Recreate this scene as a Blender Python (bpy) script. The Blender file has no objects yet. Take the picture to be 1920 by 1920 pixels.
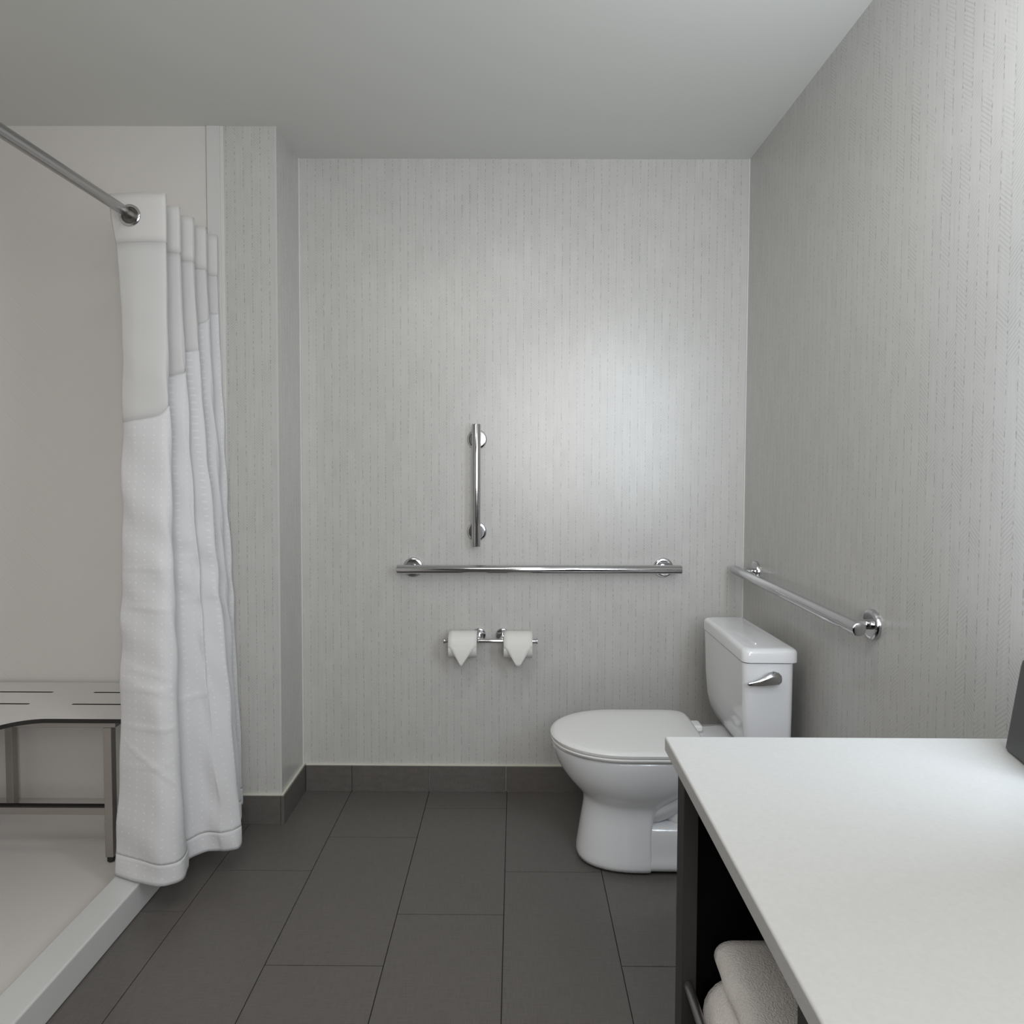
import bpy, bmesh, math, random
from mathutils import Vector, Matrix
random.seed(7)
S = bpy.context.scene
COL = S.collection

# ------------------------------------------------------------------ camera
F_PX, PITCH, ROLL, YAW, PPY, D, H = 1297.58, 0.0384, 0.0039, -0.0045, 920.2, 2.6328, 1.2645
cam_d = bpy.data.cameras.new('camera')
cam = bpy.data.objects.new('camera', cam_d)
COL.objects.link(cam)
cam_d.sensor_width = 36.0
cam_d.sensor_fit = 'HORIZONTAL'
cam_d.lens = 36.0 * F_PX / 1920.0
cam_d.shift_y = (PPY - 960.0) / 1920.0
cam_d.clip_start = 0.02
fw = Vector((math.sin(YAW) * math.cos(PITCH), math.cos(YAW) * math.cos(PITCH), -math.sin(PITCH)))
rt = Vector((math.cos(YAW), -math.sin(YAW), 0))
up = rt.cross(fw)
r2 = math.cos(ROLL) * rt + math.sin(ROLL) * up
u2 = -math.sin(ROLL) * rt + math.cos(ROLL) * up
M = Matrix((r2, u2, -fw)).transposed().to_4x4()
M.translation = Vector((0, -D, H))
cam.matrix_world = M
S.camera = cam

# ------------------------------------------------------------------ world, light, exposure
W = bpy.data.worlds.new('world')
S.world = W
W.use_nodes = True
W.node_tree.nodes['Background'].inputs[0].default_value = (0.85, 0.92, 1.0, 1)
W.node_tree.nodes['Background'].inputs[1].default_value = 0.6


def area_light(name, loc, target, sx, sy, watts, color):
    d = bpy.data.lights.new(name, 'AREA')
    d.shape = 'RECTANGLE'
    d.size, d.size_y = sx, sy
    d.energy = watts
    d.color = color
    o = bpy.data.objects.new(name, d)
    COL.objects.link(o)
    o.location = loc
    o.rotation_euler = (Vector(target) - Vector(loc)).to_track_quat('-Z', 'Y').to_euler()
    return o


def point_light(name, loc, r, watts, color):
    d = bpy.data.lights.new(name, 'POINT')
    d.shadow_soft_size = r
    d.energy = watts
    d.color = color
    o = bpy.data.objects.new(name, d)
    COL.objects.link(o)
    o.location = loc
    return o


# vanity lamp on the right wall above the counter: frosted front glowing into the room, open top washing the ceiling
area_light('vanity_front_light', (0.765, -1.88, 1.48), (0.24, 0.0, 1.46), 0.18, 0.90, 7.0, (0.78, 0.88, 1.0))
area_light('vanity_top_light', (0.56, -1.70, 1.95), (0.54, -1.05, 2.40), 0.12, 0.40, 1.8, (0.93, 0.97, 1.0))
# added fill light, set in a made-up doorway behind the camera
area_light('doorway_fill_light', (0.28, -3.60, 1.60), (0.0, 0, 1.50), 0.8, 1.2, 27.0, (1.0, 0.985, 0.96))
# added ceiling fill near the camera, and a small lamp just above the frame
area_light('ceiling_fill_light', (-0.6, -2.35, 2.38), (-0.6, -2.3, 0), 0.6, 0.6, 8.0, (1.0, 0.98, 0.95))
area_light('ceiling_lamp_light', (0.0, -1.45, 2.38), (0.0, -1.45, 0), 0.35, 0.35, 3.2, (1.0, 0.97, 0.93))

vs = S.view_settings
vs.view_transform = 'Standard'
vs.look = 'None'
vs.exposure = 0.0
vs.gamma = 1.0
vs.use_curve_mapping = False

# ------------------------------------------------------------------ materials
MATS = {}


def N(nt, t, **kw):
    n = nt.nodes.new(t)
    for k, v in kw.items():
        setattr(n, k, v)
    return n


def math_n(nt, op, a, b=None, c=None, clamp=False):
    n = nt.nodes.new('ShaderNodeMath')
    n.operation = op
    n.use_clamp = clamp
    for i, v in enumerate((a, b, c)):
        if v is None:
            continue
        if isinstance(v, (int, float)):
            n.inputs[i].default_value = v
        else:
            nt.links.new(v, n.inputs[i])
    return n.outputs[0]


def mat(name, col, rough=0.5, metal=0.0, spec=0.5, noise=None, bump=None, coat=0.0, coat_rough=0.1, spec_tint=None):
    m = bpy.data.materials.new(name)
    m.use_nodes = True
    nt = m.node_tree
    b = nt.nodes['Principled BSDF']
    b.inputs['Base Color'].default_value = (*col, 1)
    b.inputs['Roughness'].default_value = rough
    b.inputs['Metallic'].default_value = metal
    b.inputs['Specular IOR Level'].default_value = spec
    b.inputs['Coat Weight'].default_value = coat
    b.inputs['Coat Roughness'].default_value = coat_rough
    tc = N(nt, 'ShaderNodeTexCoord')
    if noise:   # (scale, strength)
        nz = N(nt, 'ShaderNodeTexNoise')
        nz.inputs['Scale'].default_value = noise[0]
        nz.inputs['Detail'].default_value = 3
        nt.links.new(tc.outputs['Object'], nz.inputs['Vector'])
        f = math_n(nt, 'MULTIPLY_ADD', nz.outputs['Fac'], 2 * noise[1], 1 - noise[1])
        mx = N(nt, 'ShaderNodeVectorMath', operation='SCALE')
        mx.inputs[0].default_value = col
        nt.links.new(f, mx.inputs['Scale'])
        nt.links.new(mx.outputs[0], b.inputs['Base Color'])
    if bump:    # (scale, strength, distance)
        nz = N(nt, 'ShaderNodeTexNoise')
        nz.inputs['Scale'].default_value = bump[0]
        nz.inputs['Detail'].default_value = 4
        nt.links.new(tc.outputs['Object'], nz.inputs['Vector'])
        bp = N(nt, 'ShaderNodeBump')
        bp.inputs['Strength'].default_value = bump[1]
        bp.inputs['Distance'].default_value = bump[2]
        nt.links.new(nz.outputs['Fac'], bp.inputs['Height'])
        nt.links.new(bp.outputs[0], b.inputs['Normal'])
    MATS[name] = m
    return m


def wallpaper(name, axis):
    m = mat(name, (0.6, 0.59, 0.565), rough=0.31, spec=0.72)
    nt = m.node_tree
    b = nt.nodes['Principled BSDF']
    geo = N(nt, 'ShaderNodeNewGeometry')
    sep = N(nt, 'ShaderNodeSeparateXYZ')
    nt.links.new(geo.outputs['Position'], sep.inputs[0])
    u = sep.outputs[axis]
    v = sep.outputs['Z']
    w = 0.029
    uw = math_n(nt, 'DIVIDE', u, w)
    k = math_n(nt, 'FLOOR', uw)
    fu = math_n(nt, 'SUBTRACT', uw, k)
    dirn = math_n(nt, 'MULTIPLY_ADD', math_n(nt, 'MODULO', math_n(nt, 'ADD', k, 1000.0), 2.0), 2.0, -1.0)
    slope = math_n(nt, 'MULTIPLY', math_n(nt, 'MULTIPLY', dirn, fu), w * 0.9)
    ph = math_n(nt, 'DIVIDE', math_n(nt, 'ADD', v, slope), 0.0092)
    tick = math_n(nt, 'PINGPONG', ph, 0.5)
    tick = math_n(nt, 'MULTIPLY', math_n(nt, 'SUBTRACT', 0.22, tick), 9.0, clamp=True)
    # patchy mask that changes per column and along the height
    cmb = N(nt, 'ShaderNodeCombineXYZ')
    nt.links.new(math_n(nt, 'MULTIPLY', k, 7.31), cmb.inputs[0])
    nt.links.new(math_n(nt, 'MULTIPLY', v, 9.0), cmb.inputs[1])
    nz = N(nt, 'ShaderNodeTexNoise')
    nz.inputs['Scale'].default_value = 1.0
    nz.inputs['Detail'].default_value = 2.0
    nt.links.new(cmb.outputs[0], nz.inputs['Vector'])
    mask = math_n(nt, 'MULTIPLY', math_n(nt, 'SUBTRACT', nz.outputs['Fac'], 0.36), 3.2, clamp=True)
    tick = math_n(nt, 'MULTIPLY', tick, mask)
    # dashed column lines
    edge = math_n(nt, 'PINGPONG', uw, 0.5)
    line = math_n(nt, 'MULTIPLY', math_n(nt, 'SUBTRACT', 0.065, edge), 22.0, clamp=True)
    cmb2 = N(nt, 'ShaderNodeCombineXYZ')
    nt.links.new(math_n(nt, 'MULTIPLY', math_n(nt, 'ROUND', uw), 3.77), cmb2.inputs[0])
    nt.links.new(math_n(nt, 'MULTIPLY', v, 95.0), cmb2.inputs[1])
    nz2 = N(nt, 'ShaderNodeTexNoise')
    nz2.inputs['Scale'].default_value = 1.0
    nz2.inputs['Detail'].default_value = 3.0
    nt.links.new(cmb2.outputs[0], nz2.inputs['Vector'])
    dash = math_n(nt, 'MULTIPLY', math_n(nt, 'SUBTRACT', nz2.outputs['Fac'], 0.45), 6.0, clamp=True)
    line = math_n(nt, 'MULTIPLY', line, dash)
    # faint fibrous vertical streaks
    mp = N(nt, 'ShaderNodeCombineXYZ')
    nt.links.new(math_n(nt, 'MULTIPLY', u, 260.0), mp.inputs[0])
    nt.links.new(math_n(nt, 'MULTIPLY', v, 6.0), mp.inputs[1])
    nz3 = N(nt, 'ShaderNodeTexNoise')
    nz3.inputs['Scale'].default_value = 1.0
    nz3.inputs['Detail'].default_value = 2.0
    nt.links.new(mp.outputs[0], nz3.inputs['Vector'])
    streak = math_n(nt, 'MULTIPLY_ADD', nz3.outputs['Fac'], 0.20, -0.10)
    dark = math_n(nt, 'ADD', math_n(nt, 'MULTIPLY', tick, 0.18), math_n(nt, 'MULTIPLY', line, 0.36))
    dark = math_n(nt, 'ADD', dark, streak)
    fac = math_n(nt, 'SUBTRACT', 1.03, dark)
    sc = N(nt, 'ShaderNodeVectorMath', operation='SCALE')
    sc.inputs[0].default_value = (0.555, 0.548, 0.530)
    nt.links.new(fac, sc.inputs['Scale'])
    nt.links.new(sc.outputs[0], b.inputs['Base Color'])
    bp = N(nt, 'ShaderNodeBump')
    bp.inputs['Strength'].default_value = 0.25
    bp.inputs['Distance'].default_value = 0.0006
    nt.links.new(math_n(nt, 'MULTIPLY', dark, -1.0), bp.inputs['Height'])
    nt.links.new(bp.outputs[0], b.inputs['Normal'])
    return m


paper_x = wallpaper('wallpaper_back', 'X')
paper_y = wallpaper('wallpaper_side', 'Y')
m_ceil = mat('ceiling_paint', (0.70, 0.705, 0.675), rough=0.8, spec=0.2, noise=(3, 0.01))
m_caulk = mat('pale_caulk', (0.68, 0.68, 0.655), rough=0.5, noise=(40, 0.03))
m_corner = mat('corner_bead_paint', (0.60, 0.595, 0.58), rough=0.5, noise=(6, 0.01))
m_white_trim = mat('white_trim', (0.66, 0.655, 0.645), rough=0.35, noise=(6, 0.01))
m_gap = mat('dark_gap', (0.05, 0.05, 0.05), rough=0.8)
m_porc = mat('porcelain', (0.83, 0.835, 0.85), rough=0.10, spec=0.5, coat=0.4, coat_rough=0.04, noise=(2, 0.006))
m_seat = mat('toilet_seat_plastic', (0.86, 0.86, 0.845), rough=0.22, noise=(2, 0.006))
m_chrome = mat('chrome', (0.62, 0.62, 0.63), rough=0.12, metal=1.0, noise=(8, 0.02))
m_rod = mat('satin_chrome', (0.40, 0.395, 0.39), rough=0.22, metal=1.0, noise=(8, 0.02))
m_steel = mat('brushed_steel', (0.40, 0.375, 0.35), rough=0.34, metal=0.85, noise=(20, 0.05))
m_rubber = mat('black_rubber', (0.015, 0.014, 0.013), rough=0.6)
m_counter = mat('white_quartz', (0.54, 0.545, 0.538), rough=0.33, noise=(190, 0.06))
m_counter_edge = mat('quartz_edge', (0.70, 0.705, 0.69), rough=0.33, noise=(190, 0.06))
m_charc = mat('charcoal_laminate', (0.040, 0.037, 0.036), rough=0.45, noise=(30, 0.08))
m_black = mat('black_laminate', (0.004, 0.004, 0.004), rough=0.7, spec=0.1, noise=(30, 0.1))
m_rail = mat('satin_rail', (0.30, 0.30, 0.30), rough=0.35, metal=0.9)
m_towel = mat('terry_cloth', (0.93, 0.885, 0.85), rough=0.95, spec=0.1, noise=(60, 0.05), bump=(420, 0.9, 0.004))
m_box = mat('dark_grey_resin', (0.058, 0.058, 0.062), rough=0.42, noise=(10, 0.03))
m_tp = mat('tissue_paper', (0.80, 0.79, 0.76), rough=0.9, spec=0.1, noise=(80, 0.02), bump=(300, 0.2, 0.001))
m_card = mat('cardboard', (0.35, 0.28, 0.20), rough=0.9)
m_pan = mat('shower_tray_acrylic', (0.70, 0.675, 0.65), rough=0.35, noise=(4, 0.01))
m_curb = mat('curb_acrylic', (0.66, 0.665, 0.66), rough=0.3, noise=(4, 0.01))
m_seatwhite = mat('bench_laminate', (0.74, 0.72, 0.70), rough=0.35, noise=(10, 0.02))
m_bead = mat('ivory_bead', (0.70, 0.69, 0.60), rough=0.5)


def tile_mat():
    m = mat('floor_tile', (0.088, 0.082, 0.077), rough=0.38, spec=0.45)
    nt = m.node_tree
    b = nt.nodes['Principled BSDF']
    geo = N(nt, 'ShaderNodeNewGeometry')
    outs = []
    for sx, sy in ((500, 22), (22, 500)):
        mp = N(nt, 'ShaderNodeMapping')
        mp.inputs['Scale'].default_value = (sx, sy, 60)
        nt.links.new(geo.outputs['Position'], mp.inputs[0])
        nz = N(nt, 'ShaderNodeTexNoise')
        nz.inputs['Scale'].default_value = 1
        nz.inputs['Detail'].default_value = 2
        nt.links.new(mp.outputs[0], nz.inputs['Vector'])
        outs.append(nz.outputs['Fac'])
    s = math_n(nt, 'ADD', outs[0], outs[1])
    f = math_n(nt, 'MULTIPLY_ADD', s, 0.45, 0.55)
    sc = N(nt, 'ShaderNodeVectorMath', operation='SCALE')
    sc.inputs[0].default_value = (0.128, 0.118, 0.110)
    nt.links.new(f, sc.inputs['Scale'])
    nt.links.new(sc.outputs[0], b.inputs['Base Color'])
    bp = N(nt, 'ShaderNodeBump')
    bp.inputs['Strength'].default_value = 0.2
    bp.inputs['Distance'].default_value = 0.0005
    nt.links.new(s, bp.inputs['Height'])
    nt.links.new(bp.outputs[0], b.inputs['Normal'])
    return m


m_tile = tile_mat()
m_grout = mat('dark_grout', (0.022, 0.021, 0.020), rough=0.9)


def shower_mat():
    m = mat('shower_panel', (0.70, 0.675, 0.65), rough=0.38, spec=0.4)
    nt = m.node_tree
    b = nt.nodes['Principled BSDF']
    geo = N(nt, 'ShaderNodeNewGeometry')
    sep = N(nt, 'ShaderNodeSeparateXYZ')
    nt.links.new(geo.outputs['Position'], sep.inputs[0])
    x, z = sep.outputs['X'], sep.outputs['Z']
    w = 0.42
    xw = math_n(nt, 'PINGPONG', math_n(nt, 'ADD', x, 10.0), w)
    ph = math_n(nt, 'PINGPONG', math_n(nt, 'DIVIDE', math_n(nt, 'SUBTRACT', z, xw), 0.085), 0.5)
    g = math_n(nt, 'MULTIPLY', math_n(nt, 'SUBTRACT', 0.045, ph), 30.0, clamp=True)
    bp = N(nt, 'ShaderNodeBump')
    bp.inputs['Strength'].default_value = 0.22
    bp.inputs['Distance'].default_value = 0.001
    nt.links.new(math_n(nt, 'MULTIPLY', g, -1.0), bp.inputs['Height'])
    nt.links.new(bp.outputs[0], b.inputs['Normal'])
    return m


m_shower = shower_mat()


def cloth_mat(name, col, transl, transp, dots=False):
    m = bpy.data.materials.new(name)
    m.use_nodes = True
    nt = m.node_tree
    nt.nodes.clear()
    out = N(nt, 'ShaderNodeOutputMaterial')
    df = N(nt, 'ShaderNodeBsdfDiffuse')
    tl = N(nt, 'ShaderNodeBsdfTranslucent')
    df.inputs[0].default_value = (*col, 1)
    tl.inputs[0].default_value = (*col, 1)
    mx = N(nt, 'ShaderNodeMixShader')
    mx.inputs[0].default_value = transl
    nt.links.new(df.outputs[0], mx.inputs[1])
    nt.links.new(tl.outputs[0], mx.inputs[2])
    res = mx.outputs[0]
    tc = N(nt, 'ShaderNodeTexCoord')
    sep = N(nt, 'ShaderNodeSeparateXYZ')
    nt.links.new(tc.outputs['UV'], sep.inputs[0])
    bp = N(nt, 'ShaderNodeBump')
    bp.inputs['Strength'].default_value = 0.3
    bp.inputs['Distance'].default_value = 0.0015
    if dots:
        # rows of small woven squares, 22 mm apart, uv in metres
        a = math_n(nt, 'PINGPONG', math_n(nt, 'DIVIDE', sep.outputs[0], 0.034), 0.5)
        c = math_n(nt, 'PINGPONG', math_n(nt, 'DIVIDE', sep.outputs[1], 0.022), 0.5)
        d = math_n(nt, 'MULTIPLY',
                   math_n(nt, 'MULTIPLY', math_n(nt, 'SUBTRACT', 0.12, a), 30.0, clamp=True),
                   math_n(nt, 'MULTIPLY', math_n(nt, 'SUBTRACT', 0.15, c), 30.0, clamp=True))
        nt.links.new(d, bp.inputs['Height'])
        cr = N(nt, 'ShaderNodeMix', data_type='RGBA')
        cr.inputs[6].default_value = (*col, 1)
        cr.inputs[7].default_value = (min(1, col[0] * 1.10), min(1, col[1] * 1.10), min(1, col[2] * 1.11), 1)
        nt.links.new(d, cr.inputs[0])
        nt.links.new(cr.outputs[2], df.inputs[0])
    else:
        nz = N(nt, 'ShaderNodeTexNoise')
        nz.inputs['Scale'].default_value = 25
        nt.links.new(tc.outputs['UV'], nz.inputs['Vector'])
        nt.links.new(nz.outputs['Fac'], bp.inputs['Height'])
    nt.links.new(bp.outputs[0], df.inputs['Normal'])
    if transp > 0:
        tr = N(nt, 'ShaderNodeBsdfTransparent')
        m2 = N(nt, 'ShaderNodeMixShader')
        m2.inputs[0].default_value = transp
        nt.links.new(res, m2.inputs[1])
        nt.links.new(tr.outputs[0], m2.inputs[2])
        res = m2.outputs[0]
    nt.links.new(res, out.inputs[0])
    return m


m_cloth = cloth_mat('white_curtain_cloth', (0.85, 0.85, 0.865), 0.26, 0.0, dots=True)
m_band = cloth_mat('white_header_cloth', (0.80, 0.79, 0.78), 0.22, 0.0)
m_sheer = cloth_mat('sheer_voile', (0.84, 0.84, 0.835), 0.32, 0.10)

# ------------------------------------------------------------------ mesh helpers


def new_bm():
    return bmesh.new()


def finish(name, bm, mats, parent=None, smooth=False, bevel=0, seg=2, subsurf=0, auto=None):
    me = bpy.data.meshes.new(name)
    bmesh.ops.recalc_face_normals(bm, faces=bm.faces[:])
    bm.to_mesh(me)
    bm.free()
    if not isinstance(mats, (list, tuple)):
        mats = [mats]
    for x in mats:
        me.materials.append(x)
    o = bpy.data.objects.new(name, me)
    COL.objects.link(o)
    if parent:
        o.parent = parent
    if smooth:
        for p in me.polygons:
            p.use_smooth = True
    if bevel:
        b = o.modifiers.new('bevel', 'BEVEL')
        b.width = bevel
        b.segments = seg
        b.limit_method = 'ANGLE'
        b.angle_limit = math.radians(40)
        for p in me.polygons:
            p.use_smooth = True
        b.harden_normals = True
    if subsurf:
        s = o.modifiers.new('subsurf', 'SUBSURF')
        s.levels = s.render_levels = subsurf
    return o


def add_box(bm, x0, x1, y0, y1, z0, z1, mi=0):
    vs_ = [bm.verts.new((x, y, z)) for z in (z0, z1) for y in (y0, y1) for x in (x0, x1)]
    fs = [(0, 2, 3, 1), (4, 5, 7, 6), (0, 1, 5, 4), (2, 6, 7, 3), (0, 4, 6, 2), (1, 3, 7, 5)]
    out = []
    for f in fs:
        fc = bm.faces.new([vs_[i] for i in f])
        fc.material_index = mi
        out.append(fc)
    return out


def box(name, x0, x1, y0, y1, z0, z1, m, parent=None, bevel=0, seg=2):
    bm = new_bm()
    add_box(bm, x0, x1, y0, y1, z0, z1)
    return finish(name, bm, m, parent, bevel=bevel, seg=seg)


def add_loft(bm, rings, cap=True, closed=True):
    vr = [[bm.verts.new(p) for p in r] for r in rings]
    n = len(vr[0])
    for a, b in zip(vr[:-1], vr[1:]):
        for i in range(n if closed else n - 1):
            j = (i + 1) % n
            bm.faces.new((a[i], a[j], b[j], b[i]))
    if cap:
        bm.faces.new(list(reversed(vr[0])))
        bm.faces.new(vr[-1])
    return vr


def frame_for(t):
    t = Vector(t).normalized()
    ref = Vector((0, 0, 1)) if abs(t.z) < 0.9 else Vector((1, 0, 0))
    a = t.cross(ref).normalized()
    return a, t.cross(a).normalized()


def add_rev(bm, p0, axis, prof, n=28):
    """surface of revolution: prof = [(distance along axis, radius)...]"""
    axis = Vector(axis).normalized()
    a, b = frame_for(axis)
    p0 = Vector(p0)
    rings = []
    for s, r in prof:
        c = p0 + axis * s
        rings.append([c + (a * math.cos(2 * math.pi * i / n) + b * math.sin(2 * math.pi * i / n)) * max(r, 1e-5) for i in range(n)])
    add_loft(bm, rings)


def rod_prof(L, r, e=0.0015):
    return [(0, r - e), (e * .3, r - e * .3), (e, r), (L - e, r), (L - e * .3, r - e * .3), (L, r - e)]


def cyl(name, p0, p1, r, m, parent=None, e=0.0015, n=28):
    bm = new_bm()
    v = Vector(p1) - Vector(p0)
    add_rev(bm, p0, v, rod_prof(v.length, r, e), n)
    o = finish(name, bm, m, parent)
    shade(o, 35)
    return o


def shade(o, deg=35):
    me = o.data
    for p in me.polygons:
        p.use_smooth = True
    me.set_sharp_from_angle(angle=math.radians(deg))


def thing(name, label, cat, loc=(0, 0, 0), group=None):
    o = bpy.data.objects.new(name, None)
    o.empty_display_size = 0.1
    COL.objects.link(o)
    o.location = loc
    o['label'] = label
    o['category'] = cat
    if group:
        o['group'] = group
    PEND.append(o)
    return o


PEND = []


def settle(o):
    """children were modelled in world coordinates: keep them there under the moved empty"""
    def walk(p, off):
        for c in COL.objects:
            if c.parent is p:
                pass
    for c in [c for c in COL.objects if c.parent is o]:
        if c.type == 'MESH':
            c.data.transform(Matrix.Translation(-o.location))
        for g in [g for g in COL.objects if g.parent is c]:
            g.data.transform(Matrix.Translation(-o.location))


def tag(o, label, cat, group=None, kind=None):
    o['label'] = label
    o['category'] = cat
    if group:
        o['group'] = group
    if kind:
        o['kind'] = kind
    return o


def struct(o, label):
    o['kind'] = 'structure'
    o['label'] = label
    return o


# ------------------------------------------------------------------ room shell
XR, XL, HC, YO = 0.8718, -0.8157, 2.4046, -0.2472
XRET = -1.0               # inner end of the papered return
XSH = -1.95               # far shower wall
YF = -3.7                 # wall behind the camera
G0 = -0.6269

# floor: grout bed and individual tiles in one mesh
bm = new_bm()
add_box(bm, XSH, XR + .1, YF, 0.1, -0.05, -0.0025, 1)
offs = {0: -.338, 1: -.137, 2: -.531, 3: -.333, -1: -.532, -2: -.732}
gap = 0.0013
for k in range(-5, 6):
    x0, x1 = G0 + .3 * k, G0 + .3 * (k + 1)
    if k not in offs:
        offs[k] = -.338 + .2 * (k % 3)
    y = offs[k]
    while y < 0.1:
        y += .6
    while y > YF - .05:
        y0, y1 = max(y - .6, YF), min(y, 0.06)
        if y1 - y0 > 0.01 and x1 > XSH and x0 < XR:
            add_box(bm, max(x0, XSH) + gap, min(x1, XR + .05) - gap, y0 + gap, y1 - gap, -0.02, 0.0, 0)
        y -= .6
fl = finish('floor', bm, [m_tile, m_grout])
struct(fl, 'dark grey rectangular stone tiles laid in a staggered pattern on the floor')

c = box('ceiling', XSH - .1, XR + .1, YF - .1, 0.1, HC, HC + .1, m_ceil)
struct(c, 'flat off-white ceiling over the bathroom and shower')
w = box('wall_back', XL - .02, XR + .1, 0.0, 0.1, -0.05, HC, paper_x)
struct(w, 'back wall with pale striped herringbone wallpaper behind the grab bars')
w = box('wall_right', XR, XR + .1, YF, 0.0, -0.05, HC, paper_y)
struct(w, 'right wall with pale herringbone wallpaper behind the toilet tank')
# papered return: front face to the camera, side face to the toilet niche
bm = new_bm()
fs = add_box(bm, XRET, XL, YO, 0.1, -0.05, HC, 0)
fs[5].material_index = 1
w = finish('wall_return', bm, [paper_x, paper_y])
struct(w, 'short papered wall return between the shower and the toilet niche')
w = box('wall_shower', XSH, -1.0535, YO, 0.1, 0.0, HC, m_shower)
struct(w, 'pale panelled back wall of the shower behind the bench')
w = box('wall_left', XSH - .1, XSH, YF, 0.1, -0.05, HC, m_shower)
struct(w, 'left side wall of the shower')
bm = new_bm()
DX0, DX1, DZ = -.15, .72, 2.1  # door opening added in the unseen wall for the fill light
add_box(bm, XSH - .1, DX0, YF - .1, YF, -0.05, HC)
add_box(bm, DX1, XR + .1, YF - .1, YF, -0.05, HC)
add_box(bm, DX0, DX1, YF - .1, YF, DZ, HC)
w = finish('wall_front', bm, mat('dark_paint', (.16, .155, .15), rough=.6, noise=(4, .02)))
struct(w, 'unseen wall behind the camera with an added doorway')

t = box('trim_1', -1.0505, -1.0055, YO - .006, YO + .09, 0.0, HC, m_white_trim, bevel=.0015)
struct(t, 'white vertical edge strip of the shower surround beside the curtain')
t = box('trim_2', -1.0055, -.994, YO - .003, YO + .05, 0.0, HC, m_caulk, bevel=.001)
struct(t, 'thin pale bead between shower edge strip and wallpaper')
t = box('trim_3', -1.056, -1.050, YO + .012, YO + .05, 0.0, HC, m_gap)
struct(t, 'dark shadow gap beside the shower edge strip')
t = box('trim_4', XR - .004, XR, -.004, 0, .1, HC, m_caulk)
struct(t, 'thin pale caulk line in the right rear corner')
t = box('trim_5', XL, XL + .004, -.004, 0, .1, HC, m_caulk)
struct(t, 'thin pale caulk line in the left niche corner')
t = box('trim_6', XL - .005, XL + .0012, YO - .0012, YO + .005, .1, HC, m_corner)
struct(t, 'white corner bead on the outer edge of the wall return')

# tiled baseboards with an ivory bead along the top
BT, BH = .012, .1


def baseboard(name, label, boxes, beads):
    bm = new_bm()
    for b_ in boxes:
        add_box(bm, *b_)
    o = finish(name, bm, m_tile, bevel=.0008, seg=1)
    struct(o, label)
    bm = new_bm()
    for b_ in beads:
        add_box(bm, *b_)
    finish('caulk_bead', bm, m_bead, parent=o, bevel=.001, seg=1)


js = [XL + BT, -.624, -.326, -.030, .270, .570, XR - BT]
baseboard('baseboard_back', 'dark grey tile baseboard along the back wall',
          [(a + .0016, b - .0016, -BT, 0.0, 0.0, BH) for a, b in zip(js[:-1], js[1:])],
          [(XL + BT, XR - BT, -BT * .7, 0, BH, BH + .006)])
baseboard('baseboard_niche', 'dark grey tile baseboard on the side of the wall return',
          [(XL, XL + BT, YO - BT, -.0015, 0.0, BH)], [(XL, XL + BT * .7, YO - BT * .7, 0, BH, BH + .006)])
baseboard('baseboard_return', 'dark grey tile baseboard under the wall return beside the curtain',
          [(XRET - .03, XL - .0012, YO - BT, YO, 0.0, BH)], [(XRET - .03, XL, YO - BT * .7, YO, BH, BH + .006)])
baseboard('baseboard_right', 'dark grey tile baseboard along the right wall behind the toilet',
          [(XR - BT, XR, -BT - .6 * (i + 1) + .0016, -BT - .6 * i - .0016, 0.0, BH) for i in range(2)],
          [(XR - BT * .7, XR, -1.21, -BT, BH, BH + .006)])

# ------------------------------------------------------------------ shower tray with curb
CX0, CX1, CZ = -1.1385, -1.0495, .086
PB = YF + 1.0
tray = thing('shower_tray', 'white acrylic shower tray with raised threshold under the bench and curtain', 'shower tray', (-1.5, -1.2, 0))
box('curb', CX0, CX1, PB, YO - .001, 0.001, CZ, m_curb, tray, bevel=.006, seg=3)
bm = new_bm()
prof = [(YO - .002, .001), (YO - .002, .083), (YO - .055, .083), (YO - .066, .080), (YO - .085, .066), (YO - .11, .059), (YO - .26, .050), (-.9, .048), (PB, .05), (PB, .001)]
add_loft(bm, [[(x, y, z) for y, z in prof] for x in (XSH + .001, CX0 - .012)], cap=True)
bas = finish('basin', bm, m_pan, tray)
shade(bas, 50)
bm = new_bm()   # sloping inner lip between basin and curb
add_loft(bm, [[(CX0 - .012, y, .002), (CX0 - .012, y, .050), (CX0 - .004, y, .070), (CX0, y, .080), (CX0, y, .002)] for y in (PB, YO - .002)])
lip = finish('lip', bm, m_pan, tray)
settle(tray)

# ------------------------------------------------------------------ shower bench
bench = thing('shower_bench', 'white slotted bench with black edge and steel legs in the shower', 'bench', (-1.5, -.42, .05))
ZS = .50


def arc(cx, cy, r, a0, a1, n=10):
    return [(cx + r * math.cos(math.radians(a0 + (a1 - a0) * i / n)), cy + r * math.sin(math.radians(a0 + (a1 - a0) * i / n))) for i in range(n + 1)]


YFR = -.602
outline = arc(-1.175, YO - .012 - .03, .03, 90, 0) + arc(-1.175, YFR + .03, .03, 0, -90)
outline += arc(-1.39, YFR - .13, .13, 90, 160, 14)
outline += [(-1.525, -.72)] + arc(-1.56, -.79, .04, 0, -90) + [(XSH + .02, -.83), (XSH + .02, YO - .012)]
cu = bpy.data.curves.new('seat', 'CURVE')
cu.dimensions = '2D'
cu.fill_mode = 'BOTH'
cu.extrude = .0065


def add_spline(pts):
    sp = cu.splines.new('POLY')
    sp.points.add(len(pts) - 1)
    for p_, q in zip(sp.points, pts):
        p_.co = (q[0], q[1], 0, 1)
    sp.use_cyclic_u = True


add_spline(outline)


def slot(x0, x1, y, h=.005):
    add_spline(arc(x1, y, h, -90, 90, 6) + arc(x0, y, h, 90, 270, 6))


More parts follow.
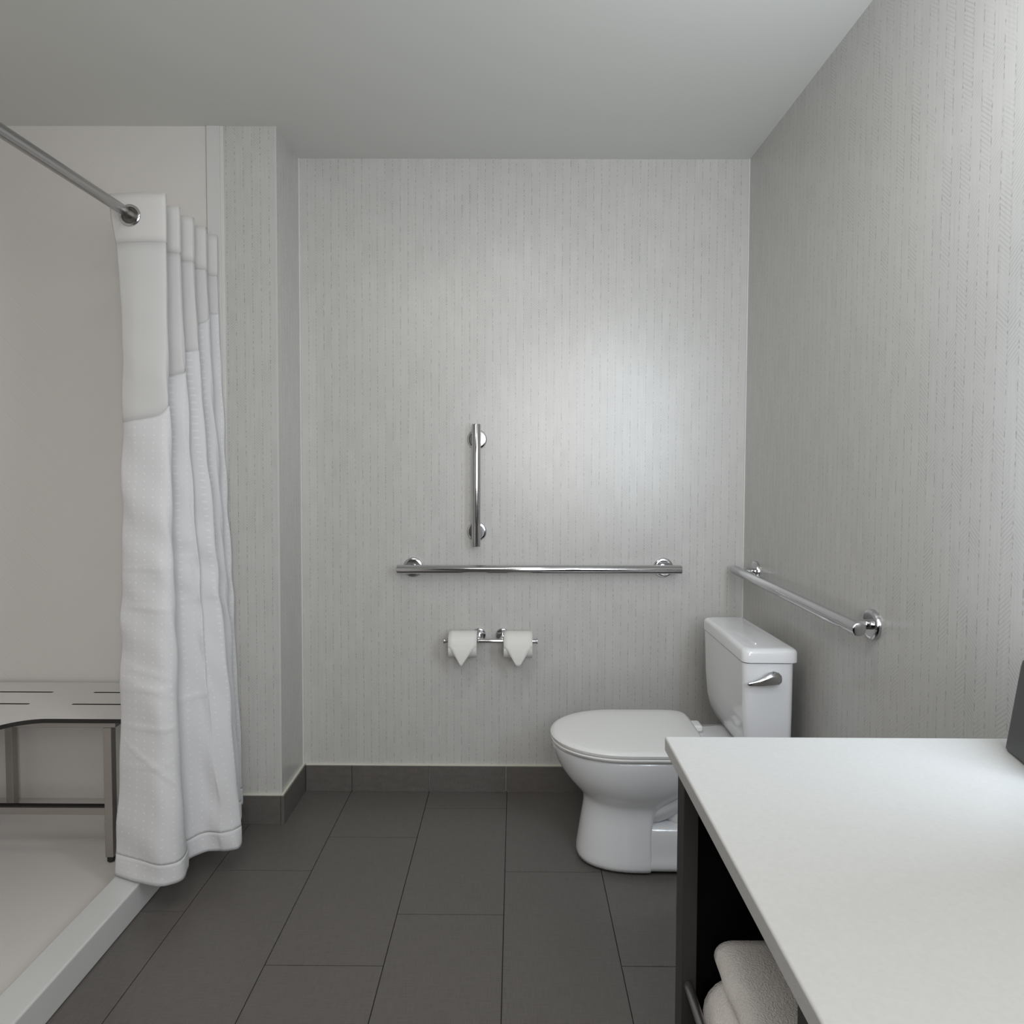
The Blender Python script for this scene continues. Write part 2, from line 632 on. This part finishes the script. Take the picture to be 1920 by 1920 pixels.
for y in (-.363, -.476):
    slot(-1.395, -1.20, y)
    slot(-1.86, -1.54, y)
tmp = bpy.data.objects.new('seat_curve', cu)
COL.objects.link(tmp)
me = bpy.data.meshes.new_from_object(tmp)
bpy.data.objects.remove(tmp)
me.name = 'seat'
me.materials.clear()
me.materials.append(m_seatwhite)
me.materials.append(m_rubber)
for p in me.polygons:
    p.material_index = 0 if p.normal.z > .5 else 1
me.transform(Matrix.Translation((0, 0, ZS - .0065)))
so = bpy.data.objects.new('seat', me)
COL.objects.link(so)
so.parent = bench
ZU = ZS - .013
bm = new_bm()
add_box(bm, XSH + .02, -1.20, -.585, -.560, ZU - .020, ZU)       # front rail
add_box(bm, XSH + .02, -1.20, -.31, -.285, ZU - .020, ZU)        # rear rail
add_box(bm, -1.225, -1.20, -.560, -.31, ZU - .020, ZU)
finish('seat_frame', bm, m_steel, bench, bevel=.002)
legs = [(-1.238, -.585, .052), (-1.735, -.318, .062), (-1.735, -.585, .052)]
LS = .025
for i, (x, y, z0) in enumerate(legs[:2]):
    z0 = .056 if i == 0 else .068
    l_ = box('leg', x, x + LS, y, y + LS, z0 + .012, ZU - .020, m_steel, bench, bevel=.002)
    bm = new_bm()
    add_rev(bm, (x + LS / 2, y + LS / 2, z0 - .004), (0, 0, 1), [(0, .010), (.002, .012), (.012, .012), (.016, .008)], 16)
    f_ = finish('foot', bm, m_rubber, l_)
    shade(f_)
bm = new_bm()
add_box(bm, XSH + .02, -1.238, -.583, -.563, .198, .220)
finish('crossbar', bm, m_steel, bench, bevel=.002)
bm = new_bm()
add_box(bm, XSH + .02, -1.238, -.581, -.565, .2201, .2245)
finish('bumper_strip', bm, m_rubber, bench)
bm = new_bm()
for z in (.150, .162):
    add_rev(bm, (-1.2375, -.5725, z), (-1, 0, 0), [(0, .0035), (.007, .0035), (.008, .002)], 12)
finish('bolt', bm, m_steel, bench)
settle(bench)

# ------------------------------------------------------------------ curtain rod and curtain
XROD, ZROD = -1.10, 1.971
rod = thing('curtain_rod', 'straight chrome shower curtain rod running from the back wall', 'rod', (XROD, -1.5, ZROD))
cyl('tube', (XROD, YO - .010, ZROD), (XROD, -3.2, ZROD), .0145, m_rod, rod)
cyl('wall_flange', (XROD, YO - .001, ZROD), (XROD, YO - .014, ZROD), .032, m_chrome, rod, e=.004)
settle(rod)

top_c = [(-1.163, -.628), (-1.090, -.640), (-1.020, -.640), (-1.002, -.632), (-1.025, -.610), (-1.140, -.585), (-1.140, -.560), (-1.030, -.540),
         (-1.012, -.530), (-1.030, -.515), (-1.140, -.495), (-1.140, -.470), (-1.030, -.455), (-1.012, -.440), (-1.030, -.425), (-1.140, -.405),
         (-1.140, -.385), (-1.030, -.365), (-1.012, -.350), (-1.030, -.335), (-1.120, -.318), (-1.120, -.300), (-1.030, -.285), (-1.010, -.272), (-1.045, -.264)]
bot_c = [(-1.140, -.708), (-1.060, -.738), (-.985, -.764), (-.945, -.752), (-.932, -.722), (-.945, -.675), (-.962, -.645), (-.950, -.612),
         (-.925, -.590), (-.895, -.588), (-.870, -.588), (-.842, -.572), (-.838, -.550), (-.862, -.525), (-.930, -.500), (-.965, -.470),
         (-.955, -.440), (-.915, -.420), (-.900, -.400), (-.910, -.380), (-.950, -.360), (-.975, -.340), (-.945, -.320), (-.932, -.300), (-.960, -.285)]
zb_c = [1.378, 1.385, 1.40, 1.425, 1.43, 1.47, 1.50, 1.53, 1.536, 1.55, 1.57, 1.60, 1.615, 1.62, 1.64, 1.67, 1.69, 1.72, 1.735, 1.745, 1.755, 1.762, 1.768, 1.771, 1.772]
NC = len(top_c)
SUB = 9


def cr(p0, p1, p2, p3, t):
    return .5 * ((2 * p1) + (-p0 + p2) * t + (2 * p0 - 5 * p1 + 4 * p2 - p3) * t * t + (-p0 + 3 * p1 - 3 * p2 + p3) * t ** 3)


def sample(arr, s):
    i = min(int(s), NC - 2)
    t = s - i
    g = lambda j: arr[max(0, min(NC - 1, j))]
    if isinstance(arr[0], tuple):
        return tuple(cr(g(i - 1)[k], g(i)[k], g(i + 1)[k], g(i + 2)[k], t) for k in range(2))
    return cr(g(i - 1), g(i), g(i + 1), g(i + 2), t)


CREASES = [(.965, .0022, .002, 0, 9), (.862, .0030, -.004, 0, 3.2), (.855, .002, .001, 6, 12), (.625, .0028, .003, 0, 3.6), (.655, .0025, -.016, .2, 3.4),
           (.690, .0025, -.014, .6, 3.5), (.560, .0026, .004, 6, 11), (.520, .0030, .001, .6, 3.5), (.470, .003, -.040, .5, 3.4), (.40, .002, .01, 0, 3), (1.03, .0018, .004, 7, 13)]
ZT, ZH, ZBOT, ZHEM = 2.032, 1.893, .092, .150
NU = (NC - 1) * SUB


def blend(z):
    t = max(0.0, min(1.0, (ZH - z) / (ZH - ZBOT)))
    return .62 * t + .38 * t * t * (3 - 2 * t)


def cpoint(iu, z):
    s = iu / SUB
    a, b = sample(top_c, s), sample(bot_c, s)
    w_ = blend(z)
    x, y = a[0] * (1 - w_) + b[0] * w_, a[1] * (1 - w_) + b[1] * w_
    # gentle crease ripples in the hanging cloth
    if z < ZH:
        k = min(1, (ZH - z) / .5)
        x += k * .0030 * math.sin(21 * z + 2.2 * s) * math.sin(1.3 * s + 9 * z)
        y += k * .0040 * math.sin(34 * z + 1.1 * s + 2 * math.sin(7 * z)) * math.sin(6.1 * z + .7 * s)
    # the free edge swings out a little below the header
    if s < 1:
        tab = ((2.03, -1.163), (1.97, -1.161), (1.89, -1.146), (1.70, -1.131), (1.38, -1.126), (.80, -1.122), (.30, -1.125), (.09, -1.138))
        for (za, xa), (zb_, xb_) in zip(tab[:-1], tab[1:]):
            if zb_ <= z <= za:
                want = xa + (xb_ - xa) * (za - z) / (za - zb_)
                base = -1.163 * (1 - w_) + -1.140 * w_
                x += (want - base) * (1 - s) ** 1.2
    # horizontal pressing creases left from folding
    if z < 1.3 and z > .12:
        for zk, amp, tilt, s0, s1 in CREASES:
            if s0 - .5 < s < s1 + .5:
                g_ = math.exp(-((z - zk - tilt * (s - s0)) / .007) ** 2)
                e_ = min(1, max(0, (s - s0 + .5) / 1.0)) * min(1, max(0, (s1 + .5 - s) / 1.0))
                y -= amp * g_ * e_
                x += .6 * amp * g_ * e_
    return Vector((x, y, z))


# arc length along the cloth for the woven pattern
arc_u = [0.0]
for i in range(1, NU + 1):
    a, b = sample(bot_c, (i - 1) / SUB), sample(bot_c, i / SUB)
    arc_u.append(arc_u[-1] + math.hypot(a[0] - b[0], a[1] - b[1]) * 1.15)


def cloth(name, zrow, nrows, m, thick, parent):
    """zrow(iu, f) gives the height of fraction f (0 top, 1 bottom) in column iu"""
    bm = new_bm()
    uvl = bm.loops.layers.uv.new('UVMap')
    grid = []
    for r in range(nrows + 1):
        f = r / nrows
        grid.append([(bm.verts.new(cpoint(i, zrow(i, f))), (arc_u[i], zrow(i, f))) for i in range(NU + 1)])
    for r in range(nrows):
        for i in range(NU):
            q = [grid[r][i], grid[r + 1][i], grid[r + 1][i + 1], grid[r][i + 1]]
            fc = bm.faces.new([v[0] for v in q])
            for lp, v in zip(fc.loops, q):
                lp[uvl].uv = v[1]
    o = finish(name, bm, m, parent, smooth=True)
    sm = o.modifiers.new('solid', 'SOLIDIFY')
    sm.thickness = thick
    sm.offset = 0
    return o


curtain = thing('shower_curtain', 'white shower curtain with sheer upper window gathered at the wall end of the rod', 'curtain', (-1.05, -.5, .09))
zbs = [sample(zb_c, i / SUB) for i in range(NU + 1)]
cloth('header_band', lambda i, f: ZT + (ZH - ZT) * f, 6, m_band, .0035, curtain)
cloth('sheer_window', lambda i, f: (ZH + .004) + (zbs[i] - .004 - ZH - .004) * f, 16, m_sheer, .0008, curtain)
cloth('lower_panel', lambda i, f: zbs[i] + (ZHEM - zbs[i]) * f, 150, m_cloth, .0016, curtain)
cloth('bottom_hem', lambda i, f: ZHEM + (ZBOT - ZHEM) * f, 6, m_cloth, .0022, curtain)
# grommet ring round the rod, on the panel facing the room
bm = new_bm()
R0, r0 = .0260, .0058
n1, n2 = 36, 12
gc = Vector((XROD + .002, -.641, ZROD - .004))
rings = []
for i in range(n1):
    a = 2 * math.pi * i / n1
    rings.append([gc + Vector(((R0 + r0 * math.cos(b)) * math.cos(a), r0 * 1.1 * math.sin(b), (R0 + r0 * math.cos(b)) * math.sin(a)))
                  for b in [2 * math.pi * j / n2 for j in range(n2)]])
rings.append(rings[0])
vr = [[bm.verts.new(p) for p in rg] for rg in rings[:-1]]
for i in range(n1):
    a_, b_ = vr[i], vr[(i + 1) % n1]
    for j in range(n2):
        k = (j + 1) % n2
        bm.faces.new((a_[j], a_[k], b_[k], b_[j]))
finish('grommet', bm, m_chrome, curtain, smooth=True)
bm = new_bm()
add_rev(bm, gc + Vector((0, -.003, 0)), (0, 1, 0), [(0, .0245), (.001, .0245)], 32)
finish('grommet_opening', bm, mat('smoky_chrome', (.20, .20, .19), rough=.3, metal=.8), curtain)
settle(curtain)

# ------------------------------------------------------------------ grab bars


def grab_bar(label, p0, p1, fl, wall_axis, wall_val, r=.0165, fr=.0375):
    """fl: two flange centres on the wall; the bar runs p0-p1 in front of them"""
    root = thing('grab_bar', label, 'grab bar', (Vector(p0) + Vector(p1)) / 2, 'chrome grab bars around the toilet')
    cyl('bar', p0, p1, r, m_chrome, root, e=.0025, n=40)
    nrm = Vector((-1, 0, 0)) if wall_axis == 0 else Vector((0, -1, 0))
    for c_ in fl:
        c_ = Vector(c_)
        bm = new_bm()
        add_rev(bm, c_ + nrm * .0003, nrm, [(0, fr), (.006, fr), (.010, fr - .002), (.012, fr - .006), (.0122, fr - .010)], 36)
        o_ = finish('flange', bm, m_chrome, root)
        shade(o_, 30)
        d_ = abs(Vector(p0)[wall_axis] - wall_val)
        cyl('post', c_ + nrm * .011, c_ + nrm * (d_ - r * .6), .0125, m_chrome, root)
    settle(root)
    return root


grab_bar('short vertical chrome grab bar on the back wall', (-.145, -.055, .956), (-.145, -.055, 1.413),
         [(-.145, 0, 1.358), (-.145, 0, 1.008)], 1, 0.0)
grab_bar('long horizontal chrome grab bar on the back wall above the paper holder', (-.441, -.055, .869), (.624, -.055, .873),
         [(-.388, 0, .870), (.566, 0, .873)], 1, 0.0)
grab_bar('chrome grab bar on the right wall above the toilet tank', (.815, -.080, .877), (.815, -1.008, .877),
         [(XR, -.148, .882), (XR, -.963, .879)], 0, XR)

# ------------------------------------------------------------------ toilet paper holder and rolls
YP, ZP = -.078, .606
hold = thing('paper_holder', 'double chrome toilet paper holder on the back wall', 'paper holder', (-.09, 0, .6))
cyl('bar', (-.264, YP, ZP), (.086, YP, ZP), .0080, m_chrome, hold)
for x in (-.264, .086):
    s_ = 1 if x < 0 else -1
    cyl('end_cap', (x, YP, ZP), (x + s_ * .006, YP, ZP), .0105, m_chrome, hold)
for x in (-.136, -.046):
    bm = new_bm()
    add_rev(bm, (x, -.0003, .611), (0, -1, 0), [(0, .026), (.006, .026), (.009, .024), (.010, .020)], 32)
    shade(finish('flange', bm, m_chrome, hold), 30)
    cyl('post', (x, -.008, .609), (x, YP + .003, ZP), .0095, m_chrome, hold)
settle(hold)

ROLLR, CORE = .049, .020
ZROLL = ZP + .0080 - CORE + .0004 - .0005


def paper_roll(x0, x1, tip_w, tip_x, label):
    xm = (x0 + x1) / 2
    root = thing('toilet_paper_roll', label, 'toilet paper', (xm, YP, ZROLL), 'toilet paper rolls on the double holder')
    n = 48
    bm = new_bm()
    rings = []
    for x, r in ((x0, CORE), (x0, ROLLR - .002), (x0 + .002, ROLLR), (x1 - .002, ROLLR), (x1, ROLLR - .002), (x1, CORE)):
        rings.append([(x, YP + r * math.cos(2 * math.pi * i / n), ZROLL + r * math.sin(2 * math.pi * i / n)) for i in range(n)])
    vr_ = add_loft(bm, rings, cap=False)
    for i in range(n):
        j = (i + 1) % n
        bm.faces.new((vr_[-1][i], vr_[-1][j], vr_[0][j], vr_[0][i]))
    shade(finish('roll', bm, m_tp, root), 40)
    bm = new_bm()
    rings = []
    for x, a in ((x0 + .001, CORE - .0002), (x1 - .001, CORE - .0002), (x1 - .001, CORE - .0014), (x0 + .001, CORE - .0014)):
        rings.append([(x, YP + a * math.cos(2 * math.pi * i / n), ZROLL + a * math.sin(2 * math.pi * i / n)) for i in range(n)])
    rings.append(rings[0])
    vr_ = [[bm.verts.new(p) for p in r_] for r_ in rings[:-1]]
    for q in range(4):
        for i in range(n):
            j = (i + 1) % n
            bm.faces.new((vr_[q][i], vr_[q][j], vr_[(q + 1) % 4][j], vr_[(q + 1) % 4][i]))
    shade(finish('core', bm, m_card, root), 40)
    # folded pointed tail: leaves the front of the roll and hangs straight down
    bm = new_bm()
    rows = []
    R_ = ROLLR + .0012
    for a in range(60, 181, 12):
        ar = math.radians(a)
        rows.append((YP + R_ * math.cos(ar), ZROLL + R_ * math.sin(ar), x0 + .001, x1 - .001))
    zt, ze = ZROLL + .004, .528
    for i in range(1, 11):
        f = i / 10
        w_ = f if f < .92 else .92 + (f - .92) * 1.0
        w_ = .10 + .90 * w_
        xa = x0 + .001 + (tip_x - tip_w / 2 - x0 - .001) * min(1, w_ * 1.04)
        xb = x1 - .001 + (tip_x + tip_w / 2 - x1 + .001) * min(1, w_ * 1.04)
        if i == 10:
            xa += tip_w * .25
            xb -= tip_w * .25
        rows.append((YP - R_ - .003 * math.sin(f * 3), zt + (ze - zt) * f - .004 * (i == 10), xa, xb))
    grid = [[bm.verts.new((xa + (xb - xa) * j / 6, y, z)) for j in range(7)] for y, z, xa, xb in rows]
    for a_, b_ in zip(grid[:-1], grid[1:]):
        for j in range(6):
            bm.faces.new((a_[j], b_[j], b_[j + 1], a_[j + 1]))
    o = finish('folded_tail', bm, m_tp, root, smooth=True)
    sm = o.modifiers.new('solid', 'SOLIDIFY')
    sm.thickness = .0012
    settle(root)


paper_roll(-.244, -.139, .010, -.195, 'left toilet paper roll with narrow pointed tail on the chrome holder')
paper_roll(-.040, .066, .020, .014, 'right toilet paper roll with broader blunt tail on the chrome holder')

# ------------------------------------------------------------------ toilet
CY = -.425
toilet = thing('toilet', 'white two-piece toilet with closed lid against the right wall', 'toilet', (.45, CY, 0))


def egg(z, xf, xb, w, xm, nf=2.0, nb=3.0, n=56, cy=CY):
    pts = []
    for i in range(n):
        a = 2 * math.pi * i / n
        c_, s_ = math.cos(a), math.sin(a)
        e = nf if c_ > 0 else nb
        L = (xm - xf) if c_ > 0 else (xb - xm)
        px = xm - math.copysign(abs(c_) ** (2 / e), c_) * L
        ee = e if True else 2
        py = cy + math.copysign(abs(s_) ** (2 / ee), s_) * w
        pts.append((px, py, z))
    return pts


def rrect(z, x0, x1, y0, y1, r, k=7):
    pts = []
    for cx, cy_, a0 in ((x1 - r, y1 - r, 0), (x0 + r, y1 - r, 90), (x0 + r, y0 + r, 180), (x1 - r, y0 + r, 270)):
        for i in range(k + 1):
            a = math.radians(a0 + 90 * i / k)
            pts.append((cx + r * math.cos(a), cy_ + r * math.sin(a), z))
    return pts


bm = new_bm()
# bowl and front pedestal in one lofted body
secs = [
    # z, xf, xb, w, xm, nf, nb
    (.000, .200, .43, .133, .40, 2.3, 7),
    (.020, .201, .43, .131, .40, 2.3, 7),
    (.060, .207, .43, .125, .40, 2.2, 7),
    (.112, .215, .43, .116, .40, 2.2, 7),
    (.150, .221, .435, .111, .40, 2.1, 6),
    (.174, .225, .445, .109, .39, 2.1, 5),
    (.195, .226, .47, .110, .38, 2.0, 4),
    (.212, .221, .50, .118, .38, 2.0, 3.5),
    (.232, .203, .54, .132, .38, 2.0, 3),
    (.256, .180, .58, .147, .38, 2.0, 3),
    (.285, .158, .60, .160, .37, 2.0, 3),
    (.312, .142, .61, .169, .37, 2.0, 3),
    (.340, .130, .615, .176, .365, 2.0, 3),
    (.362, .123, .62, .180, .365, 2.0, 3),
    (.372, .122, .62, .180, .365, 2.0, 3),
    (.3755, .126, .615, .176, .365, 2.0, 3),
]
add_loft(bm, [egg(*s_) for s_ in secs])
# rear deck that carries the tank
add_loft(bm, [rrect(z, .44, xb, CY - w_, CY + w_, .03) for z, xb, w_ in ((.300, .78, .150), (.304, .80, .158), (.320, .80, .160), (.368, .80, .160), (.3745, .795, .156))])
# low foot behind the front pedestal
add_loft(bm, [rrect(z, .40, xb, CY - w_, CY + w_, .025) for z, xb, w_ in ((0, .74, .131), (.030, .738, .129), (.048, .735, .124), (.056, .730, .119), (.120, .72, .113), (.138, .712, .106), (.144, .70, .096))])
# trapway bulge: a swept tube climbing back from the bowl
path = [(.38, .17), (.44, .185), (.50, .215), (.56, .255), (.62, .285), (.70, .295)]
rad = [(.100, .060), (.104, .066), (.106, .066), (.104, .062), (.098, .055), (.090, .05)]
rg = []
for (x, z), (ry, rz) in zip(path, rad):
    rg.append([(x + .35 * rz * math.sin(2 * math.pi * i / 24) * -1, CY + ry * math.cos(2 * math.pi * i / 24), z + rz * math.sin(2 * math.pi * i / 24)) for i in range(24)])
add_loft(bm, rg)
# lower trapway leg sweeping down to the foot
path = [(.47, .165), (.54, .150), (.62, .140), (.70, .13)]
rg = []
for x, z in path:
    rg.append([(x, CY + .088 * math.cos(2 * math.pi * i / 20), z + .052 * math.sin(2 * math.pi * i / 20)) for i in range(20)])
add_loft(bm, rg)
bowl = finish('bowl', bm, m_porc, toilet, subsurf=1)
shade(bowl, 50)

# seat ring and lid
bm = new_bm()
add_loft(bm, [egg(z, xf, .590, w_, .345, 2.05, 9) for z, xf, w_ in ((.3775, .127, .182), (.380, .121, .187), (.387, .119, .189), (.390, .122, .186))])
shade(finish('seat', bm, m_seat, toilet), 50)
bm = new_bm()
add_loft(bm, [egg(z, xf, xb, w_, .345, 2.05, 9) for z, xf, xb, w_ in ((.3915, .125, .590, .184), (.394, .119, .594, .190), (.402, .117, .595, .192), (.4075, .121, .592, .188), (.4105, .133, .583, .177), (.4125, .17, .55, .145), (.4132, .24, .48, .09))])
lid = finish('lid', bm, m_seat, toilet)
shade(lid, 50)
for y in (CY - .09, CY + .09):
    box('hinge', .590, .628, y - .028, y + .028, .376, .398, m_seat, toilet, bevel=.008, seg=3)

# tank
Y0, Y1 = -.634, -.204
bm = new_bm()
tz = [(.376, .052, .060), (.382, .044, .046), (.400, .030, .030), (.430, .017, .017), (.470, .009, .010), (.540, .004, .005), (.686, 0, 0)]
add_loft(bm, [rrect(z, .668 + i_, .818 - .10 * i_, Y0 + .25 * j, Y1 - j, .020) for z, i_, j in tz])
tank = finish('tank', bm, m_porc, toilet)
shade(tank, 40)
bm = new_bm()
lz = [(.6885, .004), (.690, 0), (.718, 0), (.7245, .003), (.7285, .009), (.7300, .018)]


def lid_ring(z, i_):
    pts = rrect(z, .660 + i_, .828 - i_, Y0 - .006 + i_, Y1 + .006 - i_, .022)
    out = []
    for x, y, z_ in pts:   # rear edge bows slightly towards the wall corners
        t_ = (y - (Y0 + Y1) / 2) / ((Y1 - Y0) / 2)
        if x > .74:
            x -= .018 * max(0, t_) ** 2
        else:
            x += .006 * t_ ** 2
        out.append((x, y, z_))
    return out


add_loft(bm, [lid_ring(z, i_) for z, i_ in lz])
tl = finish('tank_lid', bm, m_porc, toilet)
shade(tl, 40)
# flush lever on the side facing the room
bm = new_bm()
lev = [(.771, .0050, .646), (.769, .0120, .648), (.762, .0180, .649), (.748, .0215, .650), (.734, .0200, .648), (.720, .0155, .643), (.704, .0110, .639), (.688, .0080, .637), (.674, .0050, .636), (.669, .002, .636)]
rings = []
for i, (x, r, z) in enumerate(lev):
    dy = -.022 - .012 * max(0, (.745 - x) / .08)
    rings.append([(x, Y0 + dy + .62 * r * math.cos(2 * math.pi * j / 20), z + r * math.sin(2 * math.pi * j / 20)) for j in range(20)])
add_loft(bm, rings)
lv = finish('flush_lever', bm, m_chrome, toilet, smooth=True)
lv['label'] = 'chrome flush lever'
cyl('pivot', (.750, Y0 + .002, .652), (.750, Y0 - .020, .652), .011, m_chrome, lv)
settle(toilet)

# ------------------------------------------------------------------ vanity: open cabinet, countertop, towels, box
VX, VB = .244, .868
vanity = thing('vanity_cabinet', 'charcoal open-front vanity cabinet under the white countertop', 'cabinet', (.55, -1.85, 0))
ZC0, ZC1 = .838, .860
for y0, y1 in ((-1.657, -1.619), (-2.095, -2.055), (-3.15, -3.11)):
    box('post', VX, VX + .0215, y0, y1, 0.0, ZC0 - .001, m_charc, vanity, bevel=.001)
for y0, y1 in ((-1.640, -1.622), (-2.085, -2.065)):
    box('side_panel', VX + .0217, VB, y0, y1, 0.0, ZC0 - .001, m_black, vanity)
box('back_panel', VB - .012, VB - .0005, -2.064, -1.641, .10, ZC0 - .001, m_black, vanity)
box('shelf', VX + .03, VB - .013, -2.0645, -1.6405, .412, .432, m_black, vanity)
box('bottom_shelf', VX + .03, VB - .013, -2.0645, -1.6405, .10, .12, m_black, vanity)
rl = cyl('towel_rail', (.2535, -1.657, .512), (.2535, -2.055, .512), .0065, m_rail, vanity)
rl['label'] = 'satin metal rail'
box('apron', VX + .02, VX + .038, -3.11, -2.0955, ZC0 - .12, ZC0 - .001, m_charc, vanity)
settle(vanity)

ct = box('countertop', .2245, XR - .0005, -3.2, -1.614, ZC0, ZC1, m_counter, bevel=.003, seg=3)
tag(ct, 'white speckled quartz countertop on the vanity cabinet', 'countertop')


def folded_towel(label, x0, x1, z0, z1, y0, y1, nl):
    root = thing('folded_towel', label, 'towel', ((x0 + x1) / 2, (y0 + y1) / 2, z0), 'folded towels on the vanity shelf')
    bm = new_bm()
    h = (z1 - z0) / nl
    for k in range(nl):
        # each folded layer: rounded fold towards the room, cut ends front and rear
        a, b = z0 + h * k, z0 + h * (k + 1)
        zc, rz = (a + b) / 2, h / 2
        prof_ = []
        rx = rz * 1.25
        xs = x0 + (.004 * k)
        for i in range(13):
            t_ = math.pi / 2 + math.pi * i / 12
            prof_.append((xs + rx + rx * math.cos(t_), zc + rz * math.sin(t_)))
        for i in range(1, 9):
            prof_.append((xs + rx + (x1 - xs - rx) * i / 9, a))
        prof_ += [(x1 - .01, a), (x1, a + rz * .5), (x1, b - rz * .5), (x1 - .01, b)]
        for i in range(8, 0, -1):
            prof_.append((xs + rx + (x1 - xs - rx) * i / 9, b))
        rings_ = []
        ny = 26
        cx = sum(p[0] for p in prof_) / len(prof_)
        for j in range(ny + 1):
            f = j / ny
            y = y0 + (y1 - y0) * f
            e = min(f, 1 - f) * ny
            s_ = 1 - .06 * max(0, 1.6 - e) / 1.6
            dz = .003 * math.sin(9 * f + k)
            rings_.append([(cx + (x - cx) * (1 - (1 - s_) * .5) + .0018 * math.sin(31 * f + 5 * k + x * 60), y,
                            max(z0 + .0001, zc + (z - zc) * s_ + (dz if z > zc else 0) * (k == nl - 1))) for x, z in prof_])
        add_loft(bm, rings_)
    o = finish('terry_body', bm, m_towel, root, smooth=True)
    settle(root)


folded_towel('lower white folded towel on the vanity shelf behind the rail', .2655, .60, .4325, .545, -2.045, -1.675, 1)
folded_towel('upper white folded towel stacked on the lower one under the countertop', .2815, .60, .5487, .593, -2.040, -1.678, 1)

bxr = thing('tapered_box', 'dark grey tapered box on the rear corner of the white countertop', 'box', (.765, -1.725, ZC1))
bm = new_bm()
rings = []
for z, s_ in ((0.0005, .0625), (.004, .0650), (.120, .0545), (.132, .0530), (.137, .0505), (.138, .046), (.134, .0435), (.02, .050)):
    rings.append([(x, y, z) for x, y, _ in rrect(0, -s_, s_, -s_, s_, .012)])
add_loft(bm, rings)
bo = finish('body', bm, m_box, bxr)
shade(bo, 30)
bxr.rotation_euler = (0, 0, math.radians(-12))
bxr.location = (.751, -1.728, ZC1)
